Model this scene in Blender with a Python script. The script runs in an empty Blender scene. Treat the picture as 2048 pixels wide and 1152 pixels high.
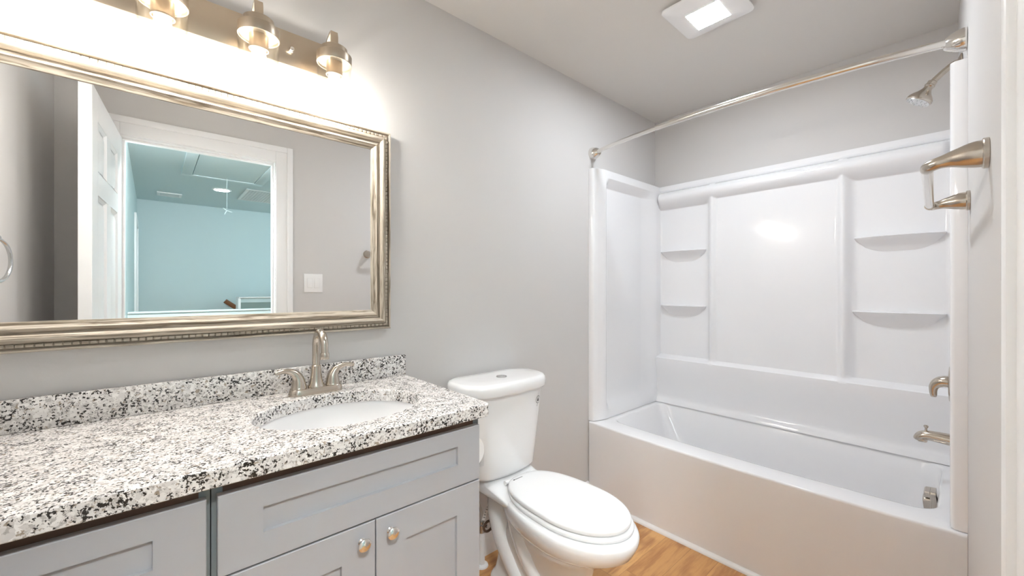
import bpy, bmesh, math, random
from mathutils import Vector, Matrix

random.seed(7)
PI = math.pi
scene = bpy.context.scene
COL = scene.collection

# ------------------------------------------------------------------ camera, world, exposure
cam_data = bpy.data.cameras.new('camera')
cam_data.sensor_width = 36.0
cam_data.lens = 36.0 * 810.0 / 2048.0
cam_data.shift_y = 3.0 / 2048.0
cam_data.clip_start = 0.01
cam = bpy.data.objects.new('camera', cam_data)
COL.objects.link(cam)
cam.location = (0.0, 0.0, 1.237)
cam.rotation_euler = (PI / 2, 0, -math.atan(810.0 / 911.0))
scene.camera = cam

world = bpy.data.worlds.new('world')
scene.world = world
world.use_nodes = True
world.node_tree.nodes['Background'].inputs[0].default_value = (0.55, 0.70, 0.75, 1)
world.node_tree.nodes['Background'].inputs[1].default_value = 0.4

scene.view_settings.view_transform = 'Standard'
scene.view_settings.look = 'None'
scene.view_settings.gamma = 1.0
scene.view_settings.use_curve_mapping = False
scene.view_settings.exposure = 2.03
scene.cycles.max_bounces = 20
scene.cycles.diffuse_bounces = 10
scene.cycles.transparent_max_bounces = 24

BULB_POWER = 42.0          # radiance of the four frosted bulbs
PANEL_POWER = 58.0         # radiance of the ceiling fixture's panel
HALL_FILL = 31.0           # watts, of the added fill light outside the door
HALL_DAYLIGHT = 9.5       # watts, daylight of the stair window beyond the hall


def area_light(name, loc, rot, sx, sy, power, color):
    d = bpy.data.lights.new(name, 'AREA')
    d.shape = 'RECTANGLE'
    d.size, d.size_y = sx, sy
    d.energy = power
    d.color = color
    o = bpy.data.objects.new(name, d)
    COL.objects.link(o)
    o.location = loc
    o.rotation_euler = rot
    return o


# daylight entering the stairwell from its window at the far end of the hall
area_light('hall_daylight', (3.3, -2.7, 1.6), (PI / 2, 0, PI / 2), 1.6, 1.5, HALL_DAYLIGHT, (0.72, 0.96, 1.0))

# unseen fill light added outside the bathroom door for cabinet fronts and apron
hl = bpy.data.lights.new('hall_fill_light', 'POINT')
hl.energy = HALL_FILL
hl.color = (1.0, 0.99, 0.98)
hl.shadow_soft_size = 0.10
hlo = bpy.data.objects.new('hall_fill_light', hl)
COL.objects.link(hlo)
hlo.location = (0.02, -0.48, 2.37)

# ------------------------------------------------------------------ dimensions (metres)
CEIL = 2.44
YW = 1.50                  # vanity wall
XL = -0.37                 # left wall
XB = 2.715                 # wall behind the tub
XT = 1.94                  # tub front
PHI = math.atan(0.037)     # the door wall is not quite square to the vanity wall
RD = Vector((math.cos(PHI), math.sin(PHI), 0))
RN = Vector((-math.sin(PHI), math.cos(PHI), 0))
RO = Vector((0, -0.073, 0))


def RW(u, n, z):
    """point on the door wall: u along it, n out of it into the room"""
    return RO + RD * u + RN * n + Vector((0, 0, z))


# ------------------------------------------------------------------ materials
def new_mat(name):
    m = bpy.data.materials.new(name)
    m.use_nodes = True
    nt = m.node_tree
    b = nt.nodes['Principled BSDF']
    return m, nt, b


def sim(name, color, rough=0.5, metal=0.0, coat=0.0, bump=0.0, bump_scale=200.0, spec=0.5):
    m, nt, b = new_mat(name)
    b.inputs['Base Color'].default_value = (*color, 1)
    b.inputs['Roughness'].default_value = rough
    b.inputs['Metallic'].default_value = metal
    b.inputs['Coat Weight'].default_value = coat
    b.inputs['Coat Roughness'].default_value = 0.05
    b.inputs['Specular IOR Level'].default_value = spec
    tc = nt.nodes.new('ShaderNodeTexCoord')
    n = nt.nodes.new('ShaderNodeTexNoise')
    n.inputs['Scale'].default_value = bump_scale
    nt.links.new(tc.outputs['Object'], n.inputs['Vector'])
    # very slight tone variation keeps every surface procedural
    r = nt.nodes.new('ShaderNodeMapRange')
    r.inputs['To Min'].default_value = max(0.0, rough - 0.02)
    r.inputs['To Max'].default_value = min(1.0, rough + 0.02)
    nt.links.new(n.outputs['Fac'], r.inputs['Value'])
    nt.links.new(r.outputs['Result'], b.inputs['Roughness'])
    if bump > 0:
        bp = nt.nodes.new('ShaderNodeBump')
        bp.inputs['Strength'].default_value = bump
        bp.inputs['Distance'].default_value = 0.002
        nt.links.new(n.outputs['Fac'], bp.inputs['Height'])
        nt.links.new(bp.outputs['Normal'], b.inputs['Normal'])
    return m


def emit(name, color, strength):
    m, nt, b = new_mat(name)
    b.inputs['Base Color'].default_value = (0.9, 0.9, 0.9, 1)
    b.inputs['Emission Color'].default_value = (*color, 1)
    b.inputs['Emission Strength'].default_value = strength
    return m


def glass_thin(name):
    m = bpy.data.materials.new(name)
    m.use_nodes = True
    nt = m.node_tree
    nt.nodes.clear()
    out = nt.nodes.new('ShaderNodeOutputMaterial')
    mix = nt.nodes.new('ShaderNodeMixShader')
    tr = nt.nodes.new('ShaderNodeBsdfTransparent')
    tr.inputs[0].default_value = (0.985, 0.99, 0.985, 1)
    gl = nt.nodes.new('ShaderNodeBsdfGlossy')
    gl.inputs['Roughness'].default_value = 0.02
    lw = nt.nodes.new('ShaderNodeLayerWeight')
    lw.inputs['Blend'].default_value = 0.5
    pw = math_node(nt, 'POWER', lw.outputs['Facing'], 4.0)
    fr = math_node(nt, 'ADD', math_node(nt, 'MULTIPLY', pw, 0.45), 0.035)
    nt.links.new(fr, mix.inputs[0])
    nt.links.new(tr.outputs[0], mix.inputs[1])
    nt.links.new(gl.outputs[0], mix.inputs[2])
    nt.links.new(mix.outputs[0], out.inputs['Surface'])
    return m


def math_node(nt, op, a=None, b=None):
    n = nt.nodes.new('ShaderNodeMath')
    n.operation = op
    for i, v in enumerate((a, b)):
        if v is None:
            continue
        if isinstance(v, (int, float)):
            n.inputs[i].default_value = v
        else:
            nt.links.new(v, n.inputs[i])
    return n.outputs[0]


def mix_col(nt, fac, c1, c2):
    n = nt.nodes.new('ShaderNodeMix')
    n.data_type = 'RGBA'
    if isinstance(fac, (int, float)):
        n.inputs[0].default_value = fac
    else:
        nt.links.new(fac, n.inputs[0])
    for i, c in ((6, c1), (7, c2)):
        if isinstance(c, tuple):
            n.inputs[i].default_value = (*c, 1)
        else:
            nt.links.new(c, n.inputs[i])
    return n.outputs[2]


def noise(nt, vec, scale, detail=2.0, rough=0.5):
    n = nt.nodes.new('ShaderNodeTexNoise')
    n.inputs['Scale'].default_value = scale
    n.inputs['Detail'].default_value = detail
    n.inputs['Roughness'].default_value = rough
    nt.links.new(vec, n.inputs['Vector'])
    return n.outputs['Fac']


def mapping(nt, vec, loc=(0, 0, 0), scale=(1, 1, 1)):
    n = nt.nodes.new('ShaderNodeMapping')
    n.inputs['Location'].default_value = loc
    n.inputs['Scale'].default_value = scale
    nt.links.new(vec, n.inputs['Vector'])
    return n.outputs[0]


def step(nt, v, lo, hi):
    n = nt.nodes.new('ShaderNodeMapRange')
    n.interpolation_type = 'SMOOTHSTEP'
    n.inputs['From Min'].default_value = lo
    n.inputs['From Max'].default_value = hi
    nt.links.new(v, n.inputs['Value'])
    return n.outputs['Result']


def granite():
    m, nt, b = new_mat('speckled_granite')
    tc = nt.nodes.new('ShaderNodeTexCoord').outputs['Object']
    cluster = noise(nt, tc, 30, 2)
    fine = noise(nt, mapping(nt, tc, (3, 1, 2)), 195, 3, 0.6)
    dark_v = math_node(nt, 'ADD', fine, math_node(nt, 'MULTIPLY', math_node(nt, 'SUBTRACT', cluster, 0.5), 0.38))
    dark = step(nt, dark_v, 0.548, 0.606)
    vo = nt.nodes.new('ShaderNodeTexVoronoi')
    vo.inputs['Scale'].default_value = 120
    nt.links.new(tc, vo.inputs['Vector'])
    bw = nt.nodes.new('ShaderNodeRGBToBW')
    nt.links.new(vo.outputs['Color'], bw.inputs[0])
    base = mix_col(nt, bw.outputs[0], (0.60, 0.575, 0.56), (0.90, 0.88, 0.86))
    grey = step(nt, noise(nt, mapping(nt, tc, (7, 7, 7)), 110, 3, 0.6), 0.54, 0.62)
    base = mix_col(nt, math_node(nt, 'MULTIPLY', grey, 0.75), base, (0.40, 0.375, 0.36))
    brown = step(nt, noise(nt, mapping(nt, tc, (-4, 9, 1)), 90, 3, 0.6), 0.61, 0.66)
    base = mix_col(nt, math_node(nt, 'MULTIPLY', brown, 0.75), base, (0.26, 0.19, 0.12))
    col = mix_col(nt, dark, base, (0.030, 0.026, 0.024))
    nt.links.new(col, b.inputs['Base Color'])
    b.inputs['Roughness'].default_value = 0.16
    return m


def frame_wood():
    m, nt, b = new_mat('weathered_champagne_wood')
    tc = nt.nodes.new('ShaderNodeTexCoord').outputs['Object']
    st = mapping(nt, tc, (0, 0, 0), (2.2, 130, 130))
    warp = noise(nt, mapping(nt, tc, (2, 0, 0), (6, 20, 20)), 1.0, 2)
    v = nt.nodes.new('ShaderNodeVectorMath')
    v.operation = 'ADD'
    nt.links.new(st, v.inputs[0])
    cmb = nt.nodes.new('ShaderNodeCombineXYZ')
    wv = math_node(nt, 'MULTIPLY', warp, 2.2)
    nt.links.new(wv, cmb.inputs[1])
    nt.links.new(wv, cmb.inputs[2])
    nt.links.new(cmb.outputs[0], v.inputs[1])
    g = noise(nt, v.outputs[0], 1.0, 4, 0.6)
    fine = noise(nt, mapping(nt, tc, (0, 0, 0), (14, 420, 420)), 1.0, 2)
    gg = math_node(nt, 'ADD', math_node(nt, 'MULTIPLY', g, 0.75), math_node(nt, 'MULTIPLY', fine, 0.25))
    f = step(nt, gg, 0.36, 0.56)
    col = mix_col(nt, f, (0.18, 0.14, 0.098), (0.57, 0.505, 0.42))
    nt.links.new(col, b.inputs['Base Color'])
    b.inputs['Roughness'].default_value = 0.38
    b.inputs['Metallic'].default_value = 0.15
    return m


def oak_floor():
    m, nt, b = new_mat('oak_planks')
    tc = nt.nodes.new('ShaderNodeTexCoord').outputs['Object']
    sp = nt.nodes.new('ShaderNodeSeparateXYZ')
    nt.links.new(tc, sp.inputs[0])
    PWID, PLEN = 0.125, 1.1
    row = math_node(nt, 'FLOOR', math_node(nt, 'DIVIDE', sp.outputs[1], PWID))
    wn = nt.nodes.new('ShaderNodeTexWhiteNoise')
    wn.noise_dimensions = '1D'
    nt.links.new(row, wn.inputs['W'])
    xs = math_node(nt, 'ADD', math_node(nt, 'DIVIDE', sp.outputs[0], PLEN), wn.outputs['Value'])
    plank = math_node(nt, 'FLOOR', xs)
    wn2 = nt.nodes.new('ShaderNodeTexWhiteNoise')
    wn2.noise_dimensions = '2D'
    cb = nt.nodes.new('ShaderNodeCombineXYZ')
    nt.links.new(row, cb.inputs[0])
    nt.links.new(plank, cb.inputs[1])
    nt.links.new(cb.outputs[0], wn2.inputs['Vector'])
    rnd = wn2.outputs['Value']
    off = nt.nodes.new('ShaderNodeVectorMath')
    off.operation = 'ADD'
    nt.links.new(tc, off.inputs[0])
    cb2 = nt.nodes.new('ShaderNodeCombineXYZ')
    nt.links.new(math_node(nt, 'MULTIPLY', rnd, 9.0), cb2.inputs[0])
    nt.links.new(math_node(nt, 'MULTIPLY', rnd, 3.0), cb2.inputs[2])
    nt.links.new(cb2.outputs[0], off.inputs[1])
    grain = noise(nt, mapping(nt, off.outputs[0], (0, 0, 0), (3.0, 26, 10)), 1.0, 5, 0.62)
    fine = noise(nt, mapping(nt, off.outputs[0], (0, 0, 0), (9, 190, 10)), 1.0, 2)
    blot = noise(nt, mapping(nt, off.outputs[0], (5, 1, 0), (5, 13, 10)), 1.0, 2)
    c = mix_col(nt, rnd, (0.50, 0.245, 0.085), (0.66, 0.365, 0.145))
    c = mix_col(nt, step(nt, grain, 0.44, 0.66), c, (0.36, 0.15, 0.050))
    c = mix_col(nt, math_node(nt, 'MULTIPLY', step(nt, blot, 0.58, 0.74), 0.8), c, (0.30, 0.115, 0.037))
    c = mix_col(nt, math_node(nt, 'MULTIPLY', fine, 0.25), c, (0.72, 0.45, 0.20))
    fy = math_node(nt, 'FRACT', math_node(nt, 'DIVIDE', sp.outputs[1], PWID))
    edge = math_node(nt, 'LESS_THAN', fy, 0.012)
    fx = math_node(nt, 'LESS_THAN', math_node(nt, 'FRACT', xs), 0.0015)
    seam = math_node(nt, 'MAXIMUM', edge, fx)
    c = mix_col(nt, math_node(nt, 'MULTIPLY', seam, 0.6), c, (0.14, 0.055, 0.02))
    nt.links.new(c, b.inputs['Base Color'])
    b.inputs['Roughness'].default_value = 0.36
    return m


def braid():
    m, nt, b = new_mat('braided_steel')
    tc = nt.nodes.new('ShaderNodeTexCoord').outputs['Object']
    w = nt.nodes.new('ShaderNodeTexWave')
    w.inputs['Scale'].default_value = 160
    w.bands_direction = 'DIAGONAL'
    nt.links.new(tc, w.inputs['Vector'])
    c = mix_col(nt, w.outputs['Fac'], (0.30, 0.29, 0.27), (0.75, 0.73, 0.70))
    nt.links.new(c, b.inputs['Base Color'])
    b.inputs['Roughness'].default_value = 0.4
    b.inputs['Metallic'].default_value = 0.5
    return m


def brushed(name, color, rough):
    m, nt, b = new_mat(name)
    tc = nt.nodes.new('ShaderNodeTexCoord').outputs['Object']
    n = noise(nt, mapping(nt, tc, (0, 0, 0), (900, 900, 900)), 1.0, 1)
    r = nt.nodes.new('ShaderNodeMapRange')
    r.inputs['To Min'].default_value = rough - 0.01
    r.inputs['To Max'].default_value = rough + 0.01
    nt.links.new(n, r.inputs['Value'])
    nt.links.new(r.outputs['Result'], b.inputs['Roughness'])
    b.inputs['Base Color'].default_value = (*color, 1)
    b.inputs['Metallic'].default_value = 1.0
    return m


M = {}
M['wall'] = sim('greige_wall_paint', (0.595, 0.58, 0.57), 0.75, bump=0.06, bump_scale=260)
M['ceiling'] = sim('ceiling_paint', (0.64, 0.62, 0.595), 0.85, bump=0.06, bump_scale=220)
M['hall'] = sim('hall_paint_daylight_tint', (0.525, 0.622, 0.640), 0.8, bump=0.05)  # part of the daylight's blue-green tint is put into this colour
M['trim'] = sim('white_trim_paint', (0.83, 0.83, 0.835), 0.35)
M['floor'] = oak_floor()
M['granite'] = granite()
M['frame'] = frame_wood()
M['cabinet'] = sim('grey_cabinet_paint', (0.41, 0.415, 0.44), 0.38)
M['carcass'] = sim('grey_cabinet_carcass', (0.20, 0.23, 0.24), 0.45)
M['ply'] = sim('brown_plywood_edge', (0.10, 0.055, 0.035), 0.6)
M['porcelain'] = sim('white_porcelain', (0.83, 0.83, 0.835), 0.08, coat=0.5)
M['plastic'] = sim('white_plastic', (0.82, 0.82, 0.825), 0.22)
M['acrylic'] = sim('white_acrylic', (0.81, 0.81, 0.825), 0.075)
M['nickel'] = brushed('brushed_nickel', (0.58, 0.52, 0.45), 0.20)
M['nickel_polished'] = brushed('polished_nickel', (0.78, 0.75, 0.71), 0.16)
M['nickel_satin'] = brushed('satin_nickel', (0.50, 0.425, 0.335), 0.33)
M['chrome'] = sim('satin_chrome', (0.62, 0.62, 0.62), 0.25, metal=1.0)
M['mirror'] = sim('mirror_silver', (0.90, 0.915, 0.92), 0.0, metal=1.0)
mb = M['mirror'].node_tree.nodes['Principled BSDF']
for l in list(mb.inputs['Roughness'].links):
    M['mirror'].node_tree.links.remove(l)
mb.inputs['Roughness'].default_value = 0.0
M['glass'] = glass_thin('clear_glass')
M['bulb'] = emit('lit_frosted_bulb', (1.0, 0.957, 0.90), BULB_POWER)
M['bulb_neck'] = sim('white_bulb_neck', (0.85, 0.85, 0.83), 0.4)
M['panel_light'] = emit('lit_panel', (0.88, 0.94, 1.0), PANEL_POWER)
M['disc_light'] = emit('lit_disc', (0.85, 0.97, 1.0), 10.0)
M['pvc'] = sim('white_fixture', (0.80, 0.80, 0.81), 0.4)
M['paper'] = sim('toilet_paper', (0.85, 0.84, 0.83), 0.95, bump=0.4, bump_scale=500)
M['dark'] = sim('dark_ink', (0.03, 0.03, 0.03), 0.5)
M['braid'] = braid()
M['brownrubber'] = sim('brown_valve_handle', (0.10, 0.06, 0.04), 0.4)
M['railwood'] = sim('brown_handrail_wood', (0.20, 0.075, 0.03), 0.35)
M['stairgrey'] = sim('grey_green_stair_panel', (0.21, 0.27, 0.26), 0.6)
M['grille'] = sim('white_metal_grille', (0.72, 0.73, 0.73), 0.45)


# ------------------------------------------------------------------ mesh helpers
def finish(bm, name, mat, parent=None, loc=(0, 0, 0), angle=35, props=None):
    loc = Vector(loc)
    if loc.length > 0:
        bmesh.ops.translate(bm, verts=bm.verts, vec=-loc)
    bmesh.ops.recalc_face_normals(bm, faces=bm.faces)
    me = bpy.data.meshes.new(name)
    bm.to_mesh(me)
    bm.free()
    for p in me.polygons:
        p.use_smooth = True
    me.set_sharp_from_angle(angle=math.radians(angle))
    mats = mat if isinstance(mat, (list, tuple)) else [mat]
    for mm in mats:
        me.materials.append(mm)
    o = bpy.data.objects.new(name, me)
    COL.objects.link(o)
    if parent is None:
        o.location = loc
    else:
        o.parent = parent
    if props:
        for k, v in props.items():
            o[k] = v
    return o


ROOTLOC = {}


def thing(name, label, cat, loc, group=None):
    o = bpy.data.objects.new(name, None)
    o.empty_display_size = 0.05
    COL.objects.link(o)
    o.location = loc
    o['label'] = label
    o['category'] = cat
    if group:
        o['group'] = group
    ROOTLOC[o.name] = Vector(loc)
    return o


def part(bm, name, mat, root, parent=None, angle=35, label=None):
    """mesh built in room coordinates, hung under root (or under a part of it)"""
    o = finish(bm, name, mat, parent or root, ROOTLOC[root.name], angle)
    if label:
        o['label'] = label
    return o


def single(bm, name, mat, label, cat, loc, group=None, angle=35):
    o = finish(bm, name, mat, None, loc, angle)
    o['label'] = label
    o['category'] = cat
    if group:
        o['group'] = group
    return o


def struct(bm, name, mat, angle=35):
    o = finish(bm, name, mat, None, (0, 0, 0), angle)
    o['kind'] = 'structure'
    return o


def box(bm, x0, x1, y0, y1, z0, z1, bev=0.0, seg=2, mi=0, xf=None):
    vs = [bm.verts.new((x, y, z)) for x in (x0, x1) for y in (y0, y1) for z in (z0, z1)]
    idx = ((0, 1, 3, 2), (4, 6, 7, 5), (0, 4, 5, 1), (2, 3, 7, 6), (0, 2, 6, 4), (1, 5, 7, 3))
    fs = [bm.faces.new([vs[i] for i in f]) for f in idx]
    for f in fs:
        f.material_index = mi
    allv = list(vs)
    if bev > 0:
        es = list({e for f in fs for e in f.edges})
        r = bmesh.ops.bevel(bm, geom=es, offset=bev, segments=seg, affect='EDGES', profile=0.5)
        allv = list({v for v in r['verts']} | {v for v in vs if v.is_valid})
        for f in r['faces']:
            f.material_index = mi
    if xf is not None:
        for v in {v for v in allv if v.is_valid}:
            v.co = xf(*v.co)
    return allv


def lathe(bm, prof, seg=32, mat=None, mi=0, cap=True):
    """profile of (radius, height) about local z, placed by a matrix"""
    mat = mat or Matrix()
    rings = []
    for r, h in prof:
        rings.append([bm.verts.new(mat @ Vector((r * math.cos(2 * PI * k / seg), r * math.sin(2 * PI * k / seg), h)))
                      for k in range(seg)])
    for a, b in zip(rings, rings[1:]):
        for k in range(seg):
            f = bm.faces.new((a[k], a[(k + 1) % seg], b[(k + 1) % seg], b[k]))
            f.material_index = mi
    if cap:
        for rr in (rings[0], rings[-1]):
            f = bm.faces.new(rr)
            f.material_index = mi
    return rings


def place(loc, axis=(0, 0, 1)):
    q = Vector((0, 0, 1)).rotation_difference(Vector(axis).normalized())
    return Matrix.Translation(Vector(loc)) @ q.to_matrix().to_4x4()


def smooth_path(pts, n=8):
    """Catmull-Rom through points (tuples may carry a radius as 4th value)"""
    P = [list(p) for p in pts]
    out = []
    for i in range(len(P) - 1):
        p0 = P[max(i - 1, 0)]
        p1, p2 = P[i], P[i + 1]
        p3 = P[min(i + 2, len(P) - 1)]
        for k in range(n):
            t = k / n
            out.append([0.5 * (2 * b + (c - a) * t + (2 * a - 5 * b + 4 * c - d) * t * t + (3 * b - a - 3 * c + d) * t ** 3)
                        for a, b, c, d in zip(p0, p1, p2, p3)])
    out.append(P[-1])
    return out


def tube(bm, pts, seg=16, flat=1.0, up=None, mi=0):
    """tube through (x,y,z,r) points; flat squashes the section along the frame's second axis"""
    V = [Vector(p[:3]) for p in pts]
    n = len(V)
    T = []
    for i in range(n):
        a, b = V[max(i - 1, 0)], V[min(i + 1, n - 1)]
        T.append((b - a).normalized())
    ref = Vector(up) if up else Vector((0, 0, 1))
    if abs(T[0].dot(ref)) > 0.95:
        ref = Vector((1, 0, 0))
    N = (ref - T[0] * ref.dot(T[0])).normalized()
    rings = []
    for i in range(n):
        if i:
            q = T[i - 1].rotation_difference(T[i])
            N = q @ N
            N = (N - T[i] * N.dot(T[i])).normalized()
        B = T[i].cross(N)
        r = pts[i][3]
        rings.append([bm.verts.new(V[i] + N * (r * flat * math.cos(2 * PI * k / seg)) + B * (r * math.sin(2 * PI * k / seg)))
                      for k in range(seg)])
    for a, b in zip(rings, rings[1:]):
        for k in range(seg):
            f = bm.faces.new((a[k], a[(k + 1) % seg], b[(k + 1) % seg], b[k]))
            f.material_index = mi
    for rr in (rings[0], rings[-1]):
        f = bm.faces.new(rr)
        f.material_index = mi
    return rings


def loft(bm, rings, cap0=True, cap1=True, mi=0):
    R = [[bm.verts.new(p) for p in r] for r in rings]
    n = len(R[0])
    for a, b in zip(R, R[1:]):
        for k in range(n):
            f = bm.faces.new((a[k], a[(k + 1) % n], b[(k + 1) % n], b[k]))
            f.material_index = mi
    if cap0:
        bm.faces.new(R[0]).material_index = mi
    if cap1:
        bm.faces.new(R[-1]).material_index = mi
    return R


def rrect(x0, x1, y0, y1, r, z, nc=8, ns=10, bow_front=0.0, bow_left=0.0):
    """rounded rectangle outline at height z; front is -y, left is -x"""
    pts = []
    corners = ((x1 - r, y1 - r, 0), (x0 + r, y1 - r, PI / 2), (x0 + r, y0 + r, PI), (x1 - r, y0 + r, 1.5 * PI))
    for ci in range(4):
        cx, cy, a0 = corners[ci]
        arc = [(cx + r * math.cos(a0 + PI / 2 * k / nc), cy + r * math.sin(a0 + PI / 2 * k / nc)) for k in range(nc + 1)]
        pts += arc
        nx, ny, na = corners[(ci + 1) % 4]
        q = (nx + r * math.cos(na), ny + r * math.sin(na))
        for k in range(1, ns):
            t = k / ns
            pts.append((arc[-1][0] * (1 - t) + q[0] * t, arc[-1][1] * (1 - t) + q[1] * t))
    out = []
    cx, cy, hx, hy = (x0 + x1) / 2, (y0 + y1) / 2, (x1 - x0) / 2, (y1 - y0) / 2
    for x, y in pts:
        X, Y = x, y
        if bow_front and y < cy:
            Y = y - bow_front * (1 - ((x - cx) / hx) ** 2) * min(1, (cy - y) / hy)
        if bow_left and x < cx:
            X = x - bow_left * (1 - ((y - cy) / hy) ** 2) * min(1, (cx - x) / hx)
        out.append((X, Y, z))
    return out


def smoothstep(a, b, x):
    t = max(0.0, min(1.0, (x - a) / (b - a)))
    return t * t * (3 - 2 * t)


# ================================================================== SETTING
bm = bmesh.new()
box(bm, -0.6, 4.0, -4.6, 1.62, -0.08, 0.0)
struct(bm, 'floor', M['floor'])

bm = bmesh.new()
box(bm, -0.6, 4.0, -0.13, 1.62, CEIL, CEIL + 0.08)
struct(bm, 'ceiling', M['ceiling'])

bm = bmesh.new()
box(bm, -0.6, 4.0, -4.6, -0.13, CEIL, CEIL + 0.08)
struct(bm, 'ceiling_hall', M['hall'])

bm = bmesh.new()
box(bm, -0.6, 2.95, YW, 1.62, 0, CEIL)
struct(bm, 'wall_back', M['wall'])

bm = bmesh.new()
box(bm, XB, 2.85, -0.3, YW, 0, CEIL)
struct(bm, 'wall_far', M['wall'])

bm = bmesh.new()
box(bm, XL - 0.12, XL, -0.35, YW, 0, CEIL)
struct(bm, 'wall_left', M['wall'])

# door wall with its opening
DU0, DU1, DTOP, WT = -0.125, 0.605, 2.075, 0.115
bm = bmesh.new()
f = lambda u, n, z: RW(u, n, z)
box(bm, -0.40, DU0 - 0.02, -WT, 0, 0, CEIL, xf=f)
box(bm, DU1 + 0.02, 2.75, -WT, 0, 0, CEIL, xf=f)
box(bm, DU0 - 0.02, DU1 + 0.02, -WT, 0, DTOP + 0.02, CEIL, xf=f)
struct(bm, 'wall_right', M['wall'])

# jamb and casing of the doorway
bm = bmesh.new()
box(bm, DU0 - 0.02, DU0, -WT, 0.0, 0, DTOP, xf=f)
box(bm, DU1, DU1 + 0.02, -WT, 0.0, 0, DTOP, xf=f)
box(bm, DU0 - 0.02, DU1 + 0.02, -WT, 0.0, DTOP, DTOP + 0.02, xf=f)
# door stop strips
box(bm, DU0, DU0 + 0.011, -0.075, -0.04, 0, DTOP - 0.011, 0.002, xf=f)
box(bm, DU1 - 0.011, DU1, -0.075, -0.04, 0, DTOP - 0.011, 0.002, xf=f)
box(bm, DU0, DU1, -0.075, -0.04, DTOP - 0.011, DTOP, 0.002, xf=f)
struct(bm, 'trim_1', M['trim'])


def casing(bm, side, n0, nd):
    a = 0.005
    for (w0, w1, t) in ((0.0, 0.100, 0.014), (0.065, 0.100, 0.022)):
        d0, d1 = (n0, n0 + t) if nd > 0 else (n0 - t, n0)
        box(bm, DU1 + a + w0, DU1 + a + w1, d0, d1, 0, DTOP + a + w1, 0.003, xf=f)
        box(bm, DU0 - a - w1, DU0 - a - w0, d0, d1, 0, DTOP + a + w1, 0.003, xf=f)
        box(bm, DU0 - a - w0, DU1 + a + w0, d0, d1, DTOP + a + w0, DTOP + a + w1, 0.003, xf=f)


bm = bmesh.new()
casing(bm, 1, 0.0, 1)
struct(bm, 'trim_2', M['trim'])
bm = bmesh.new()
casing(bm, 1, -WT, -1)
struct(bm, 'trim_3', M['trim'])


def base_profile(bm, x0, x1, xf=None):
    # baseboard along u, thickness along n, ogee top
    prof = [(0, 0), (0.014, 0), (0.014, 0.075), (0.011, 0.083), (0.009, 0.092), (0.006, 0.098), (0, 0.10)]
    rings = []
    for x in (x0, x1):
        rings.append([xf(x, n, z) for n, z in prof])
    loft(bm, rings)


bm = bmesh.new()
base_profile(bm, 0.75, 1.938, lambda u, n, z: Vector((u, YW - n, z)))
struct(bm, 'baseboard_back', M['trim'], 50)
bm = bmesh.new()
base_profile(bm, DU1 + 0.107, 1.92, f)
struct(bm, 'baseboard_right', M['trim'], 50)
bm = bmesh.new()
base_profile(bm, 0.0, 0.90, lambda u, n, z: Vector((XL + n, u, z)))
struct(bm, 'baseboard_left', M['trim'], 50)

# shoe moulding along the foot of the tub
bm = bmesh.new()
prof = [(0, 0), (-0.016, 0), (-0.016, 0.006), (-0.013, 0.013), (-0.007, 0.018), (0, 0.02)]
loft(bm, [[(1.938 + n, y, z) for n, z in prof] for y in (0.002, YW - 0.015)])
struct(bm, 'trim_4', M['trim'], 60)

# ---------------------------------------------------------------- the open panelled door
DW, DT, DH = 0.725, 0.040, 2.05


def door_mesh():
    bm = bmesh.new()
    st, mid = 0.115, 0.10
    box(bm, 0.004, DW - 0.004, -0.010, 0.010, 0.008, DH - 0.004)
    # stiles and rails
    for (a, b, z0, z1) in ((0, st, 0, DH), (DW - st, DW, 0, DH), (DW / 2 - mid / 2, DW / 2 + mid / 2, 0.22, 0.80), (DW / 2 - mid / 2, DW / 2 + mid / 2, 0.98, 1.62), (DW / 2 - mid / 2, DW / 2 + mid / 2, 1.72, DH - 0.12),
                           (st, DW - st, 0, 0.22), (st, DW - st, 0.80, 0.98), (st, DW - st, 1.62, 1.72),
                           (st, DW - st, DH - 0.12, DH)):
        box(bm, a, b, -DT / 2, DT / 2, z0, z1, 0.0015, 1)
    # raised fields with sloped borders
    for (a, b) in ((st, DW / 2 - mid / 2), (DW / 2 + mid / 2, DW - st)):
        for (z0, z1) in ((0.22, 0.80), (0.98, 1.62), (1.72, DH - 0.12)):
            for s in (-1, 1):
                ring = []
                for ins, d in ((0.002, 0.019), (0.014, 0.010), (0.020, 0.010), (0.045, 0.017)):
                    ring.append([(a + ins, s * d, z0 + ins), (b - ins, s * d, z0 + ins),
                                 (b - ins, s * d, z1 - ins), (a + ins, s * d, z1 - ins)])
                loft(bm, ring, cap0=False)
    return bm


hinge = RW(-0.123, 0.026, 0.012)
ang = math.atan2(0.70, -0.052)
bm = door_mesh()
rotm = Matrix.Translation(hinge) @ Matrix.Rotation(ang, 4, 'Z') @ Matrix.Translation((0, DT / 2, 0))
bmesh.ops.transform(bm, matrix=rotm, verts=bm.verts)
door = finish(bm, 'door_1', M['trim'], None, hinge, 20)
door['kind'] = 'structure'
for s in (-1, 1):
    bm = bmesh.new()
    lathe(bm, [(0.026, 0), (0.026, 0.004), (0.011, 0.008), (0.010, 0.028), (0.020, 0.034), (0.026, 0.046),
               (0.025, 0.056), (0.014, 0.062), (0.002, 0.063)], 24,
          rotm @ place((DW - 0.06, s * DT / 2, 0.93), (0, s, 0)))
    bmesh.ops.translate(bm, verts=bm.verts, vec=-hinge)
    finish(bm, 'door_knob', M['nickel'], door)

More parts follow.
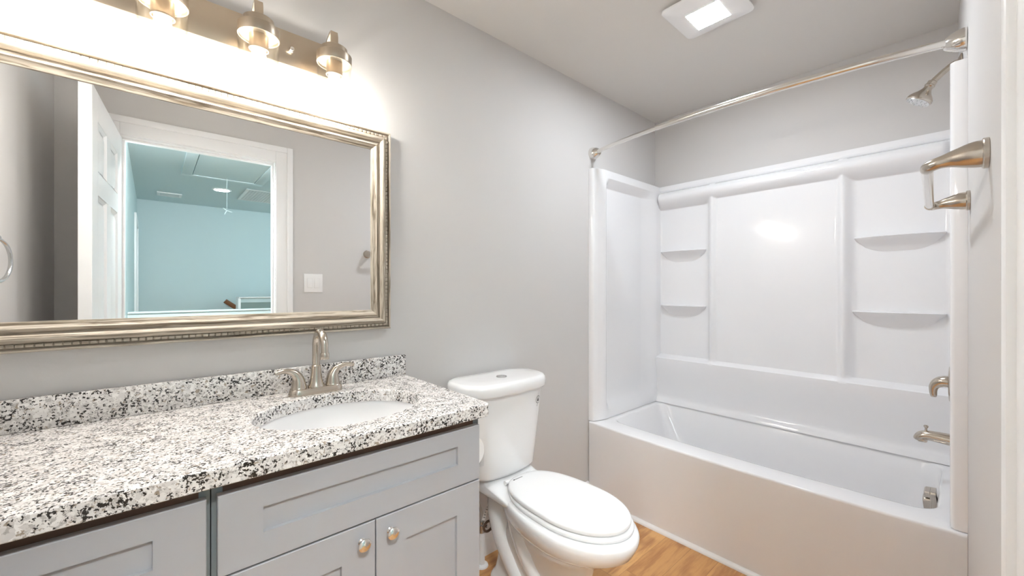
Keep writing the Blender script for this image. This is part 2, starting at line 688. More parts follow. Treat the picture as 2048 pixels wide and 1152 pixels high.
# ---------------------------------------------------------------- hall seen in the mirror
bm = bmesh.new()
box(bm, -0.27, -0.15, -4.33, -0.20, 0, CEIL)
struct(bm, 'wall_hall_left', M['hall'])
bm = bmesh.new()
box(bm, -0.27, 4.0, -4.45, -4.33, 0, CEIL)
struct(bm, 'wall_hall_far', M['hall'])
bm = bmesh.new()
box(bm, 3.6, 3.72, -4.33, -0.05, 0, CEIL)
struct(bm, 'wall_hall_right', M['hall'])
bm = bmesh.new()
box(bm, 0.70, 3.6, -0.205, -0.185, 0, CEIL, xf=lambda x, y, z: Vector((x, y + 0.037 * x, z)))
struct(bm, 'wall_hall_near', M['hall'])
# guard wall in front of the stairs
bm = bmesh.new()
box(bm, -0.149, 2.2, -1.68, -1.57, 0, 1.037)
box(bm, -0.149, 2.21, -1.69, -1.56, 1.037, 1.05, 0.003)
struct(bm, 'wall_stair_guard', M['hall'])
bm = bmesh.new()
box(bm, 0.92, 2.6, -3.95, -3.75, 1.055, 1.115, mi=1)
box(bm, 0.90, 2.62, -3.97, -3.72, 1.115, 1.132, 0.006)
box(bm, 0.895, 0.925, -3.96, -3.735, 0.60, 1.115, 0.004)
box(bm, 0.93, 2.6, -3.95, -3.755, 0, 1.055, mi=2)
struct(bm, 'wall_stair_ledge', [M['trim'], M['hall'], M['stairgrey']])
# door casing on the left wall of the hall
bm = bmesh.new()
for y0, y1, z1 in ((-4.20, -4.11, 2.11), (-3.35, -3.26, 2.11)):
    box(bm, -0.15, -0.130, y0, y1, 0, z1, 0.004)
box(bm, -0.15, -0.130, -4.11, -3.35, 2.02, 2.11, 0.004)
box(bm, -0.15, -0.143, -4.11, -3.35, 0.0, 2.02)
struct(bm, 'door_2', M['trim'])

t = thing('attic_hatch', 'white attic hatch panel with wide flat trim in the hall ceiling', 'hatch', (0.58, -1.75, CEIL))
bm = bmesh.new()
hx0, hx1, hy0, hy1, hw = 0.225, 0.945, -2.42, -1.05, 0.085
for a in ((hx0, hx1, hy0, hy0 + hw), (hx0, hx1, hy1 - hw, hy1), (hx0, hx0 + hw, hy0 + hw, hy1 - hw), (hx1 - hw, hx1, hy0 + hw, hy1 - hw)):
    box(bm, *a, CEIL - 0.022, CEIL, 0.003)
part(bm, 'trim', M['hall'], t)
bm = bmesh.new()
box(bm, hx0 + hw + 0.006, hx1 - hw - 0.006, hy0 + hw + 0.006, hy1 - hw - 0.006, CEIL - 0.016, CEIL - 0.002)
part(bm, 'panel', M['hall'], t)
bm = bmesh.new()
tube(bm, [(0.60, -2.28, CEIL - 0.016, 0.002), (0.60, -2.28, 2.085, 0.002)], 8)
part(bm, 'pull_cord', M['hall'], t)
bm = bmesh.new()
tube(bm, smooth_path([(0.565, -2.28, 2.105, 0.004), (0.60, -2.28, 2.080, 0.006), (0.645, -2.27, 2.068, 0.004)], 4), 8)
tube(bm, smooth_path([(0.60, -2.28, 2.080, 0.006), (0.585, -2.28, 2.055, 0.005), (0.58, -2.28, 2.04, 0.004)], 4), 8)
part(bm, 'pull_handle', M['hall'], t)

t = thing('recessed_light', 'round lit recessed light in the hall ceiling', 'light', (0.63, -2.99, CEIL))
bm = bmesh.new()
lathe(bm, [(0.098, 0), (0.098, -0.006), (0.082, -0.010), (0.076, -0.006)], 32, Matrix.Translation((0.63, -2.99, CEIL)), cap=False)
part(bm, 'trim_ring', M['pvc'], t)
bm = bmesh.new()
lathe(bm, [(0.078, -0.004), (0.076, -0.008), (0.0005, -0.009)], 32, Matrix.Translation((0.63, -2.99, CEIL)))
part(bm, 'diffuser', M['disc_light'], t)

t = thing('return_air_grille', 'large louvred return air grille in the hall ceiling', 'vent', (1.08, -3.05, CEIL))
bm = bmesh.new()
gx0, gx1, gy0, gy1 = 0.845, 1.35, -3.44, -2.72
for a in ((gx0, gx1, gy0, gy0 + 0.03), (gx0, gx1, gy1 - 0.03, gy1), (gx0, gx0 + 0.03, gy0 + 0.03, gy1 - 0.03), (gx1 - 0.03, gx1, gy0 + 0.03, gy1 - 0.03)):
    box(bm, *a, CEIL - 0.012, CEIL, 0.002)
part(bm, 'frame', M['grille'], t)
bm = bmesh.new()
box(bm, gx0 + 0.03, gx1 - 0.03, gy0 + 0.03, gy1 - 0.03, CEIL - 0.0015, CEIL - 0.0005, mi=1)
for k in range(16):
    yy = gy0 + 0.045 + k * 0.042
    box(bm, gx0 + 0.03, gx1 - 0.03, yy, yy + 0.022, CEIL - 0.010, CEIL - 0.007)
for k in range(14):
    xx = gx0 + 0.05 + k * 0.032
    box(bm, xx, xx + 0.008, gy0 + 0.03, gy1 - 0.03, CEIL - 0.0115, CEIL - 0.0095)
part(bm, 'louvres', [M['grille'], M['carcass']], t)

t = thing('supply_vent', 'small rectangular supply vent in the far part of the hall ceiling', 'vent', (0.165, -3.72, CEIL))
bm = bmesh.new()
vx0, vx1, vy0, vy1 = 0.045, 0.285, -3.82, -3.60
for a in ((vx0, vx1, vy0, vy0 + 0.02), (vx0, vx1, vy1 - 0.02, vy1), (vx0, vx0 + 0.03, vy0 + 0.02, vy1 - 0.02), (vx1 - 0.03, vx1, vy0 + 0.02, vy1 - 0.02)):
    box(bm, *a, CEIL - 0.014, CEIL, 0.003)
part(bm, 'frame', M['grille'], t)
bm = bmesh.new()
box(bm, vx0 + 0.03, vx1 - 0.03, vy0 + 0.02, vy1 - 0.02, CEIL - 0.0015, CEIL - 0.0005, mi=1)
for k in range(6):
    yy = vy0 + 0.028 + k * 0.028
    box(bm, vx0 + 0.03, vx1 - 0.03, yy, yy + 0.014, CEIL - 0.010, CEIL - 0.004)
part(bm, 'louvres', [M['grille'], M['carcass']], t)

t = thing('handrail', 'round brown wooden handrail sloping down the far stair wall', 'handrail', (0.82, -4.25, 1.04))
bm = bmesh.new()
tube(bm, [(0.80, -4.24, 1.07, 0.032), (1.9, -4.24, 0.22, 0.032)], 16)
part(bm, 'rail', M['railwood'], t)
for k in (0.12, 0.9):
    bm = bmesh.new()
    tube(bm, smooth_path([(0.8 + 1.1 * k, -4.33, 1.03 - 0.85 * k, 0.009), (0.8 + 1.1 * k, -4.28, 1.0 - 0.85 * k, 0.008), (0.8 + 1.1 * k, -4.24, 1.06 - 0.85 * k, 0.008)], 5), 8)
    part(bm, 'bracket', M['nickel'], t)

# ================================================================== WALL FITTINGS
# towel bar on the door wall
def towel_post(u, n_end, z, toward):
    bm = bmesh.new()
    lathe(bm, [(0.0285, 0), (0.0295, 0.001), (0.0295, 0.007), (0.028, 0.009), (0.0265, 0.0095)], 32,
          Matrix.Translation(RW(u, 0, z)) @ Matrix((RD.to_4d() * 1, (0, 0, 1, 0), RN.to_4d(), (0, 0, 0, 1))).transposed().to_3x3().to_4x4())
    pts = []
    for n, r, du, dz in ((0.008, 0.0262, 0, 0), (0.020, 0.0252, 0, 0), (0.034, 0.0215, 0, -0.001), (0.048, 0.0168, 0, -0.002),
                         (0.060, 0.0133, 0, -0.004), (0.070, 0.0120, 0.001, -0.006), (0.078, 0.0118, 0.006, -0.008),
                         (0.083, 0.0118, 0.014, -0.009), (0.0845, 0.0116, 0.026, -0.009)):
        p = RW(u + toward * du, n, z + dz)
        pts.append((p.x, p.y, p.z, r))
    tube(bm, smooth_path(pts, 4), 24)
    return bm


TBZ, TU0, TU1 = 1.503, 1.215, 1.822
t = thing('towel_bar', 'brushed nickel towel bar mounted on the right wall beside the tub', 'towel bar', RW(TU0, 0, TBZ))
part(towel_post(TU0, 0.08, TBZ, 1), 'post', M['nickel'], t)
part(towel_post(TU1, 0.08, TBZ, -1), 'post', M['nickel'], t)
bm = bmesh.new()
a, b = RW(TU0 + 0.02, 0.0845, TBZ - 0.009), RW(TU1 - 0.02, 0.0845, TBZ - 0.009)
tube(bm, [(*a, 0.0098), (*b, 0.0098)], 20)
part(bm, 'bar', M['nickel_polished'], t)

# double rocker switch
t = thing('light_switch', 'white double rocker switch plate on the wall beside the door', 'light switch', RW(0.84, 0, 1.28))
bm = bmesh.new()
box(bm, 0.780, 0.900, 0.0, 0.006, 1.218, 1.346, 0.003, xf=f)
part(bm, 'plate', M['plastic'], t)
for u0 in (0.800, 0.846):
    bm = bmesh.new()
    box(bm, u0, u0 + 0.033, 0.005, 0.010, 1.248, 1.315, 0.002, xf=f)
    part(bm, 'rocker', M['plastic'], t)

# towel ring on the left wall
RY, RZ = 1.06, 1.325
t = thing('towel_ring', 'round nickel towel ring on the left wall reflected in the mirror', 'towel ring', (XL, RY, 1.392))
bm = bmesh.new()
lathe(bm, [(0.022, 0), (0.022, 0.006), (0.015, 0.010), (0.009, 0.018), (0.0085, 0.030), (0.003, 0.033)], 24, place((XL, RY, 1.392), (1, 0, 0)))
part(bm, 'post', M['chrome'], t)
bm = bmesh.new()
ring = [(XL + 0.025 + 0.0155 * math.sin(a), RY - 0.062 * math.sin(a), RZ + 0.064 * math.cos(a), 0.0052) for a in [2 * PI * k / 48 for k in range(49)]]
tube(bm, ring, 12)
part(bm, 'ring', M['chrome'], t)

# ================================================================== MIRROR
MX0, MX1, MZ0, MZ1 = -0.362, 0.688, 1.088, 1.837
FW = 0.073
t = thing('wall_mirror', 'large framed mirror with beaded champagne wood frame above the vanity', 'mirror', ((MX0 + MX1) / 2, YW, MZ0))
troot = ROOTLOC[t.name]
bm = bmesh.new()
box(bm, MX0 + FW - 0.008, MX1 - FW + 0.008, YW - 0.008, YW - 0.002, MZ0 + FW - 0.008, MZ1 - FW + 0.008)
part(bm, 'mirror_glass', M['mirror'], t)
PROF = [(0.0, 0.0), (0.0, 0.022), (0.002, 0.025), (0.0055, 0.025), (0.007, 0.022), (0.0078, 0.011), (0.0098, 0.0105), (0.0106, 0.0155), (0.0205, 0.0165),
        (0.021, 0.020), (0.0225, 0.0245), (0.026, 0.029), (0.030, 0.0315), (0.034, 0.0315), (0.038, 0.029), (0.041, 0.025),
        (0.0425, 0.019), (0.0435, 0.0165), (0.046, 0.0165), (0.050, 0.018), (0.0535, 0.021), (0.055, 0.0235), (0.0565, 0.0235),
        (0.0575, 0.021), (0.059, 0.0195), (0.065, 0.016), (0.0722, 0.0125), (0.073, 0.006), (0.073, 0.0)]


def rail(L):
    """mitred frame member: local x along it, local y towards the glass, local z out of the wall"""
    bm = bmesh.new()
    loft(bm, [[(-L / 2 + w, w, d) for w, d in PROF], [(L / 2 - w, w, d) for w, d in PROF]])
    return bm


def beads(L, n):
    bm = bmesh.new()
    step_ = (L - 0.030) / n
    for k in range(n):
        x = -L / 2 + 0.015 + (k + 0.5) * step_
        hw = step_ * 0.455
        R = []
        for d, sc in ((0.0150, 1.0), (0.0175, 1.0), (0.0195, 0.82), (0.0203, 0.5)):
            R.append([(x - hw * sc, 0.0155 - 0.0048 * sc, d), (x + hw * sc, 0.0155 - 0.0048 * sc, d),
                      (x + hw * sc, 0.0155 + 0.0048 * sc, d), (x - hw * sc, 0.0155 + 0.0048 * sc, d)])
        loft(bm, R, cap0=False)
    return bm


LX, LZ = MX1 - MX0, MZ1 - MZ0
cx, cz = (MX0 + MX1) / 2, (MZ0 + MZ1) / 2
members = (((cx, MZ1), (1, 0), (0, -1), LX), ((cx, MZ0), (-1, 0), (0, 1), LX),
           ((MX1, cz), (0, -1), (-1, 0), LZ), ((MX0, cz), (0, 1), (1, 0), LZ))
for (px, pz), ax, ay, L in members:
    mm = Matrix(((ax[0], ay[0], 0, px - troot.x), (0, 0, -1, YW - troot.y), (ax[1], ay[1], 0, pz - troot.z), (0, 0, 0, 1)))
    o = finish(rail(L), 'frame_rail', M['frame'], t, angle=28)
    o.matrix_local = mm
    o2 = finish(beads(L, int(L / 0.0155)), 'bead_strip', M['frame'], o, angle=50)

# ================================================================== VANITY LIGHT
LXS = (-0.193, 0.021, 0.235, 0.449)
LY = 1.385
t = thing('vanity_light', 'four bulb brushed nickel vanity light bar with clear glass shades', 'wall light', (0.128, YW, 2.02))
bm = bmesh.new()
box(bm, LXS[0] - 0.055, LXS[3] + 0.012, YW - 0.022, YW, 1.972, 2.083, 0.003)
part(bm, 'backplate', M['nickel_satin'], t)
for x in (-0.086, 0.342):
    bm = bmesh.new()
    lathe(bm, [(0.0075, 0), (0.0075, 0.002), (0.005, 0.005), (0.0055, 0.010), (0.0075, 0.013), (0.006, 0.017), (0.001, 0.018)], 16, place((x, YW - 0.022, 2.022), (0, -1, 0)))
    part(bm, 'finial', M['nickel_polished'], t)
CB = 1.977                 # underside of the caps
for x in LXS:
    bm = bmesh.new()
    pts = [(x, YW - 0.024, 2.050), (x, LY + 0.015, 2.084), (x, LY + 0.004, 2.084), (x, LY, 2.070), (x, LY, 2.028)]
    w = 0.011
    rr = []
    for i, p in enumerate(pts):
        a = Vector(pts[max(i - 1, 0)]); b = Vector(pts[min(i + 1, len(pts) - 1)])
        T = (b - a).normalized()
        N = Vector((0, -T.z, T.y)) * 0.004
        rr.append([(p[0] - w, p[1] + N.y, p[2] + N.z), (p[0] + w, p[1] + N.y, p[2] + N.z),
                   (p[0] + w, p[1] - N.y, p[2] - N.z), (p[0] - w, p[1] - N.y, p[2] - N.z)])
    loft(bm, rr)
    part(bm, 'arm', M['nickel_satin'], t)
    bm = bmesh.new()
    C = Matrix.Translation((x, LY, CB))
    lathe(bm, [(0.001, 0.053), (0.038, 0.053), (0.0395, 0.0515), (0.0395, 0.030), (0.052, 0.030), (0.0535, 0.0285),
               (0.0535, 0.001), (0.053, 0.0), (0.050, 0.0), (0.050, 0.004), (0.001, 0.005)], 40, C)
    capo = part(bm, 'lamp_cap', M['nickel_satin'], t)
    bm = bmesh.new()
    lathe(bm, [(0.0245, 0.006), (0.0245, -0.030), (0.0255, -0.032), (0.0255, -0.036), (0.0225, -0.036), (0.0215, -0.030), (0.001, -0.030)], 32, C)
    part(bm, 'socket', M['nickel_satin'], t, capo)
    bm = bmesh.new()
    lathe(bm, [(0.0185, -0.028), (0.0185, -0.046), (0.0200, -0.056), (0.0240, -0.066)], 28, C, cap=False)
    part(bm, 'bulb_neck', M['bulb_neck'], t, capo)
    bm = bmesh.new()
    R = 0.030
    prof = [(0.0235, -0.065)] + [(R * math.cos(a), -0.088 + R * math.sin(a)) for a in [math.radians(d) for d in (32, 20, 8, -5, -18, -32, -45, -58, -70, -80, -89)]]
    lathe(bm, prof, 32, C)
    part(bm, 'bulb', M['bulb'], t, capo)
    bm = bmesh.new()
    lathe(bm, [(0.0495, 0.002), (0.0497, -0.155), (0.0500, -0.157), (0.0515, -0.157), (0.0518, -0.155), (0.0518, -0.001)], 48, C, cap=False)
    part(bm, 'glass_shade', M['glass'], t, capo)

# ================================================================== CEILING FIXTURE
t = thing('ceiling_light', 'square white ceiling fan light with lit square panel above the toilet', 'ceiling light', (1.77, 0.738, CEIL))
bm = bmesh.new()
fx0, fx1, fy0, fy1 = 1.630, 1.912, 0.596, 0.880
loft(bm, [rrect(fx0 + 0.02, fx1 - 0.02, fy0 + 0.02, fy1 - 0.02, 0.02, CEIL),
          rrect(fx0 + 0.01, fx1 - 0.01, fy0 + 0.01, fy1 - 0.01, 0.02, CEIL - 0.006),
          rrect(fx0, fx1, fy0, fy1, 0.025, CEIL - 0.012),
          rrect(fx0, fx1, fy0, fy1, 0.025, CEIL - 0.017),
          rrect(fx0 + 0.006, fx1 - 0.006, fy0 + 0.006, fy1 - 0.006, 0.022, CEIL - 0.021),
          rrect(1.728, 1.860, 0.676, 0.812, 0.004, CEIL - 0.022)], cap1=False)
part(bm, 'cover', M['plastic'], t)
bm = bmesh.new()
box(bm, 1.728, 1.860, 0.676, 0.812, CEIL - 0.0225, CEIL - 0.016, 0.001)
part(bm, 'light_panel', M['panel_light'], t)

# ================================================================== VANITY
YF, YC = 0.965, 0.985      # door faces, carcass front
CT0, CT1 = 0.863, 0.900


def shaker(x0, x1, z0, z1, side, top, bot, depth=0.009):
    """flat framed front with a recessed field, face at YF"""
    bm = bmesh.new()
    R = []
    e = 0.0015
    R.append([(x0, YC, z0), (x1, YC, z0), (x1, YC, z1), (x0, YC, z1)])
    R.append([(x0, YF + e, z0), (x1, YF + e, z0), (x1, YF + e, z1), (x0, YF + e, z1)])
    R.append([(x0 + e, YF, z0 + e), (x1 - e, YF, z0 + e), (x1 - e, YF, z1 - e), (x0 + e, YF, z1 - e)])
    a, b, c, d = x0 + side, x1 - side, z0 + bot, z1 - top
    R.append([(a, YF, c), (b, YF, c), (b, YF, d), (a, YF, d)])
    R.append([(a + .001, YF + depth, c + .001), (b - .001, YF + depth, c + .001), (b - .001, YF + depth, d - .001), (a + .001, YF + depth, d - .001)])
    loft(bm, R)
    return bm


def knob(x, z):
    bm = bmesh.new()
    lathe(bm, [(0.0085, 0.0), (0.0085, 0.0015), (0.0060, 0.004), (0.0055, 0.009), (0.0075, 0.013), (0.0140, 0.0165),
               (0.0155, 0.019), (0.0150, 0.0215), (0.0115, 0.0245), (0.006, 0.0262), (0.0008, 0.0268)], 28, place((x, YF, z), (0, -1, 0)))
    return bm


def carcass(x0, x1):
    bm = bmesh.new()
    w = 0.018
    zt = CT0 - 0.001
    box(bm, x0, x0 + w, YC, YW - 0.002, 0.0, zt)
    box(bm, x1 - w, x1, YC, YW - 0.002, 0.0, zt)
    box(bm, x0 + w, x1 - w, YC, YW - 0.002, 0.10, 0.118)
    box(bm, x0 + w, x1 - w, YW - 0.008, YW - 0.002, 0.118, zt)
    box(bm, x0 + w, x1 - w, YC + 0.065, YC + 0.08, 0.0, 0.10)
    box(bm, x0 + w, x1 - w, YC, YC + w, 0.655, 0.700)
    # raw top rail showing in the gap under the worktop
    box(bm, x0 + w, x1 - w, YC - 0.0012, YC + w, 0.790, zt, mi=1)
    return bm


VX = 0.086
t = thing('sink_cabinet', 'grey shaker vanity cabinet under the sink with two knobbed doors', 'cabinet', (0.41, 1.24, 0))
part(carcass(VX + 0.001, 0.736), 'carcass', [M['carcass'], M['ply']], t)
bm = bmesh.new()
box(bm, 0.7345, 0.7385, YC, YW - 0.002, 0.0, CT0 - 0.001)
part(bm, 'side_panel', M['cabinet'], t)
part(shaker(0.095, 0.729, 0.676, 0.835, 0.077, 0.046, 0.060), 'false_drawer_front', M['cabinet'], t)
for x0, x1, kx in ((0.095, 0.4095, 0.376), (0.4125, 0.729, 0.448)):
    d = part(shaker(x0, x1, 0.115, 0.672, 0.080, 0.078, 0.078), 'door', M['cabinet'], t)
    part(knob(kx, 0.632), 'knob', M['nickel_polished'], t, d)
t = thing('drawer_cabinet', 'grey shaker drawer cabinet at the left end of the vanity', 'cabinet', (-0.14, 1.24, 0))
part(carcass(XL + 0.004, VX - 0.001), 'carcass', [M['carcass'], M['ply']], t)
for z0, z1, tp, bt in ((0.676, 0.835, 0.046, 0.060), (0.400, 0.672, 0.07, 0.07), (0.115, 0.396, 0.07, 0.07)):
    d = part(shaker(XL + 0.008, 0.078, z0, z1, 0.077, tp, bt), 'drawer', M['cabinet'], t)
    if z1 < 0.7:
        part(knob(-0.145, (z0 + z1) / 2), 'knob', M['nickel_polished'], t, d)

# granite worktop with oval cut-out
SX, SY, SA, SB = 0.412, 1.197, 0.222, 0.172
WX0, WX1, WY0, WY1 = XL + 0.002, 0.752, 0.940, YW - 0.001


def sup(cx, cy, a, b, n, z, e=2.0, ph=0.0):
    out = []
    for k in range(n):
        th = 2 * PI * k / n + ph
        c_, s_ = math.cos(th), math.sin(th)
        out.append((cx + a * math.copysign(abs(c_) ** (2 / e), c_), cy + b * math.copysign(abs(s_) ** (2 / e), s_), z))
    return out


def outer_ring(n, z, ins=0.0, cr=0.02):
    """worktop outline sampled on the same angles as the cut-out"""
    pts = []
    x0, x1, y0, y1 = WX0, WX1 - ins, WY0 + ins, WY1
    for k in range(n):
        th = 2 * PI * k / n
        dx, dy = math.cos(th) * SA, math.sin(th) * SB
        s = 1e9
        if dx > 1e-9: s = min(s, (x1 - SX) / dx)
        if dx < -1e-9: s = min(s, (x0 - SX) / dx)
        if dy > 1e-9: s = min(s, (y1 - SY) / dy)
        if dy < -1e-9: s = min(s, (y0 - SY) / dy)
        x, y = SX + dx * s, SY + dy * s
        # round the free front corner
        if x > x1 - cr and y < y0 + cr:
            v = Vector((x - (x1 - cr), y - (y0 + cr)))
            m_ = max(abs(v.x), abs(v.y))
            if v.length > 1e-9:
                v = v.normalized() * cr if m_ >= cr * 0.999 else v
            x, y = x1 - cr + v.x, y0 + cr + v.y
        pts.append((x, y, z))
    return pts


# angles chosen so the rectangle's corners are hit
N = 160
t = thing('granite_countertop', 'speckled white and black granite vanity countertop with backsplash', 'countertop', (0.19, 1.22, CT0))
bm = bmesh.new()


def corner_ring(z, ins):
    pts = []
    x0, x1, y0, y1 = WX0, WX1 - ins, WY0 + ins, WY1
    cr = 0.016
    ang = []
    for k in range(N):
        th = 2 * PI * k / N
        pts.append([SX + math.cos(th), SY + math.sin(th)])
    raw = rrect(x0, x1, y0, y1, cr, z, 6, 34)
    # resample to N points ordered by angle about the sink's centre
    raw = sorted(raw, key=lambda p: math.atan2(p[1] - SY, p[0] - SX) % (2 * PI))
    return raw


ob, oa, ot, ot2 = corner_ring(CT0, 0.002), corner_ring(CT0 + 0.002, 0.0), corner_ring(CT1 - 0.003, 0.0), corner_ring(CT1, 0.003)
# square the three corners that meet walls
def hole_for(ringp, z, grow=0.0):
    out = []
    for p in ringp:
        th = math.atan2((p[1] - SY) / SB, (p[0] - SX) / SA)
        out.append((SX + (SA + grow) * math.cos(th), SY + (SB + grow) * math.sin(th), z))
    return out


loft(bm, [hole_for(ot2, CT0), hole_for(ot2, CT1 - 0.003), hole_for(ot2, CT1, 0.003), ot2, ot, oa, ob, hole_for(ot2, CT0)], cap0=False, cap1=False)
bmesh.ops.remove_doubles(bm, verts=bm.verts, dist=0.00005)
part(bm, 'slab', M['granite'], t)
bm = bmesh.new()
box(bm, WX0, 0.752, YW - 0.021, YW - 0.001, CT1 + 0.0005, 0.979, 0.002)
part(bm, 'backsplash', M['granite'], t)

# undermount basin
bm = bmesh.new()
rings = []
for sc, z in ((1.10, CT0 - 0.001), (1.03, CT0 - 0.001), (1.02, CT0 - 0.012), (1.0, CT0 - 0.035), (0.95, CT0 - 0.07), (0.86, CT0 - 0.105), (0.70, CT0 - 0.132),
              (0.45, CT0 - 0.146), (0.13, CT0 - 0.150)):
    rings.append(sup(SX, SY, SA * sc, SB * sc, 64, z, 2.1))
rings2 = [sup(SX, SY, SA * sc, SB * sc, 64, z, 2.1) for sc, z in ((0.13, CT0 - 0.158), (0.5, CT0 - 0.156), (0.78, CT0 - 0.138), (0.97, CT0 - 0.10), (1.05, CT0 - 0.06), (1.10, CT0 - 0.012))]
loft(bm, rings + rings2 + [rings[0]], cap0=False, cap1=False)
bmesh.ops.remove_doubles(bm, verts=bm.verts, dist=0.00001)
t = thing('sink_basin', 'white oval undermount sink basin set in the granite', 'sink', (SX, SY, CT0 - 0.15))
part(bm, 'bowl', M['porcelain'], t, angle=60)
bm = bmesh.new()
lathe(bm, [(0.030, 0), (0.030, 0.003), (0.024, 0.004), (0.022, 0.001), (0.018, 0.001), (0.016, 0.006), (0.001, 0.008)], 28, Matrix.Translation((SX, SY, CT0 - 0.151)))
part(bm, 'drain', M['chrome'], t)

# faucet
FX, FY, FZ = 0.402, 1.418, CT1 + 0.0005
t = thing('faucet', 'brushed nickel two handle faucet with high arched spout behind the sink', 'faucet', (FX, FY, FZ))
bm = bmesh.new()
loft(bm, [rrect(FX - 0.082, FX + 0.082, FY - 0.030, FY + 0.028, 0.0285, FZ),
          rrect(FX - 0.082, FX + 0.082, FY - 0.030, FY + 0.028, 0.0285, FZ + 0.004),
          rrect(FX - 0.079, FX + 0.079, FY - 0.028, FY + 0.026, 0.0265, FZ + 0.018),
          rrect(FX - 0.077, FX + 0.077, FY - 0.026, FY + 0.024, 0.0245, FZ + 0.0205)])
part(bm, 'base_plate', M['nickel'], t)
bm = bmesh.new()
lathe(bm, [(0.0255, 0.020), (0.0255, 0.023), (0.0215, 0.030), (0.0180, 0.045), (0.0158, 0.065), (0.0150, 0.085), (0.0150, 0.088), (0.0125, 0.090)], 32, Matrix.Translation((FX, FY, FZ)))
col = part(bm, 'spout_column', M['nickel'], t)
bm = bmesh.new()
pts = [(FX, FY, FZ + 0.080, 0.0118), (FX, FY, FZ + 0.155, 0.0116)]
for k in range(1, 15):
    a = math.radians(k * 12.0)
    pts.append((FX, FY - 0.043 + 0.043 * math.cos(a), FZ + 0.155 + 0.045 * math.sin(a), 0.0114))
pts.append((FX, FY - 0.0875, FZ + 0.138, 0.0112))
tube(bm, pts, 24)
part(bm, 'spout', M['nickel'], t)
bm = bmesh.new()
lathe(bm, [(0.0128, 0.0), (0.0135, 0.001), (0.0135, 0.018), (0.0125, 0.020)], 24, place((FX, FY - 0.0882, FZ + 0.119), (0, 0.04, 1)))
part(bm, 'aerator', M['nickel'], t)
for s in (-1, 1):
    bm = bmesh.new()
    hx = FX + s * 0.052
    lathe(bm, [(0.0235, 0.0205), (0.0235, 0.023), (0.0225, 0.025)], 28, Matrix.Translation((hx, FY, FZ)))
    tube(bm, smooth_path([(hx, FY, FZ + 0.024, 0.0225), (hx, FY, FZ + 0.040, 0.0200), (hx + s * 0.003, FY, FZ + 0.055, 0.0165), (hx + s * 0.012, FY - 0.001, FZ + 0.069, 0.0125),
                          (hx + s * 0.026, FY - 0.003, FZ + 0.078, 0.0090), (hx + s * 0.044, FY - 0.006, FZ + 0.081, 0.0068), (hx + s * 0.062, FY - 0.009, FZ + 0.079, 0.0062), (hx + s * 0.068, FY - 0.010, FZ + 0.078, 0.0045)], 5), 20)
    part(bm, 'handle', M['nickel'], t)

# toilet paper on the cabinet's side
TPX, TPZ = 0.797, 0.692
t = thing('toilet_paper_holder', 'toilet paper holder on the side of the vanity cabinet', 'paper holder', (0.7385, 1.145, TPZ))
for y in (1.080, 1.210):
    bm = bmesh.new()
    lathe(bm, [(0.016, 0), (0.016, 0.004), (0.007, 0.008), (0.006, 0.058), (0.0085, 0.064), (0.003, 0.068)], 16, place((0.7385, y, TPZ + 0.0135), (1, 0, 0)))
    part(bm, 'post', M['nickel'], t)
bm = bmesh.new()
tube(bm, [(TPX, 1.080, TPZ + 0.0135, 0.0064), (TPX, 1.210, TPZ + 0.0135, 0.0064)], 12)
part(bm, 'spindle', M['nickel'], t)
bm = bmesh.new()
lathe(bm, [(0.020, 0), (0.050, 0), (0.052, 0.003), (0.052, 0.097), (0.050, 0.1), (0.020, 0.1), (0.020, 0.0)], 40, place((TPX, 1.095, TPZ), (0, 1, 0)), cap=False)
R = [[(TPX + 0.052 * math.cos(a) * 1.005, y, TPZ + 0.052 * math.sin(a) * 1.005) for a in [0.2, 0, -0.2]] + [(TPX + 0.050, y, TPZ - 0.035), (TPX + 0.048, y, TPZ - 0.055 - 0.012 * k_)] for k_, y in ((0, 1.096), (0.9, 1.115), (0.1, 1.135), (1, 1.155), (0.2, 1.175), (0.4, 1.194))]
g = [[bm.verts.new(p) for p in r] for r in R]
for a, b in zip(g, g[1:]):
    for k in range(4):
        bm.faces.new((a[k], a[k + 1], b[k + 1], b[k]))
single(bm, 'toilet_paper_roll', M['paper'], 'white toilet paper roll beside the vanity cabinet', 'toilet paper', (TPX, 1.145, TPZ - 0.052))

# ================================================================== TOILET
TX = 1.156
t = thing('toilet', 'white two piece toilet with closed lid between vanity and tub', 'toilet', (TX, 1.12, 0))


def egg(w, yf, yb, z, ef=2.0, eb=3.2, n=64, yc=None):
    yc = yc if yc is not None else (yf + (yb - yf) * 0.52)
    out = []
    for k in range(n):
        th = 2 * PI * k / n
        c_, s_ = math.cos(th), math.sin(th)
        if s_ < 0:
            x = w * math.copysign(abs(c_) ** (2 / ef), c_); y = yc - (yc - yf) * abs(s_) ** (2 / ef)
        else:
            x = w * math.copysign(abs(c_) ** (2 / eb), c_); y = yc + (yb - yc) * abs(s_) ** (2 / eb)
        out.append((TX + x, y, z))
    return out


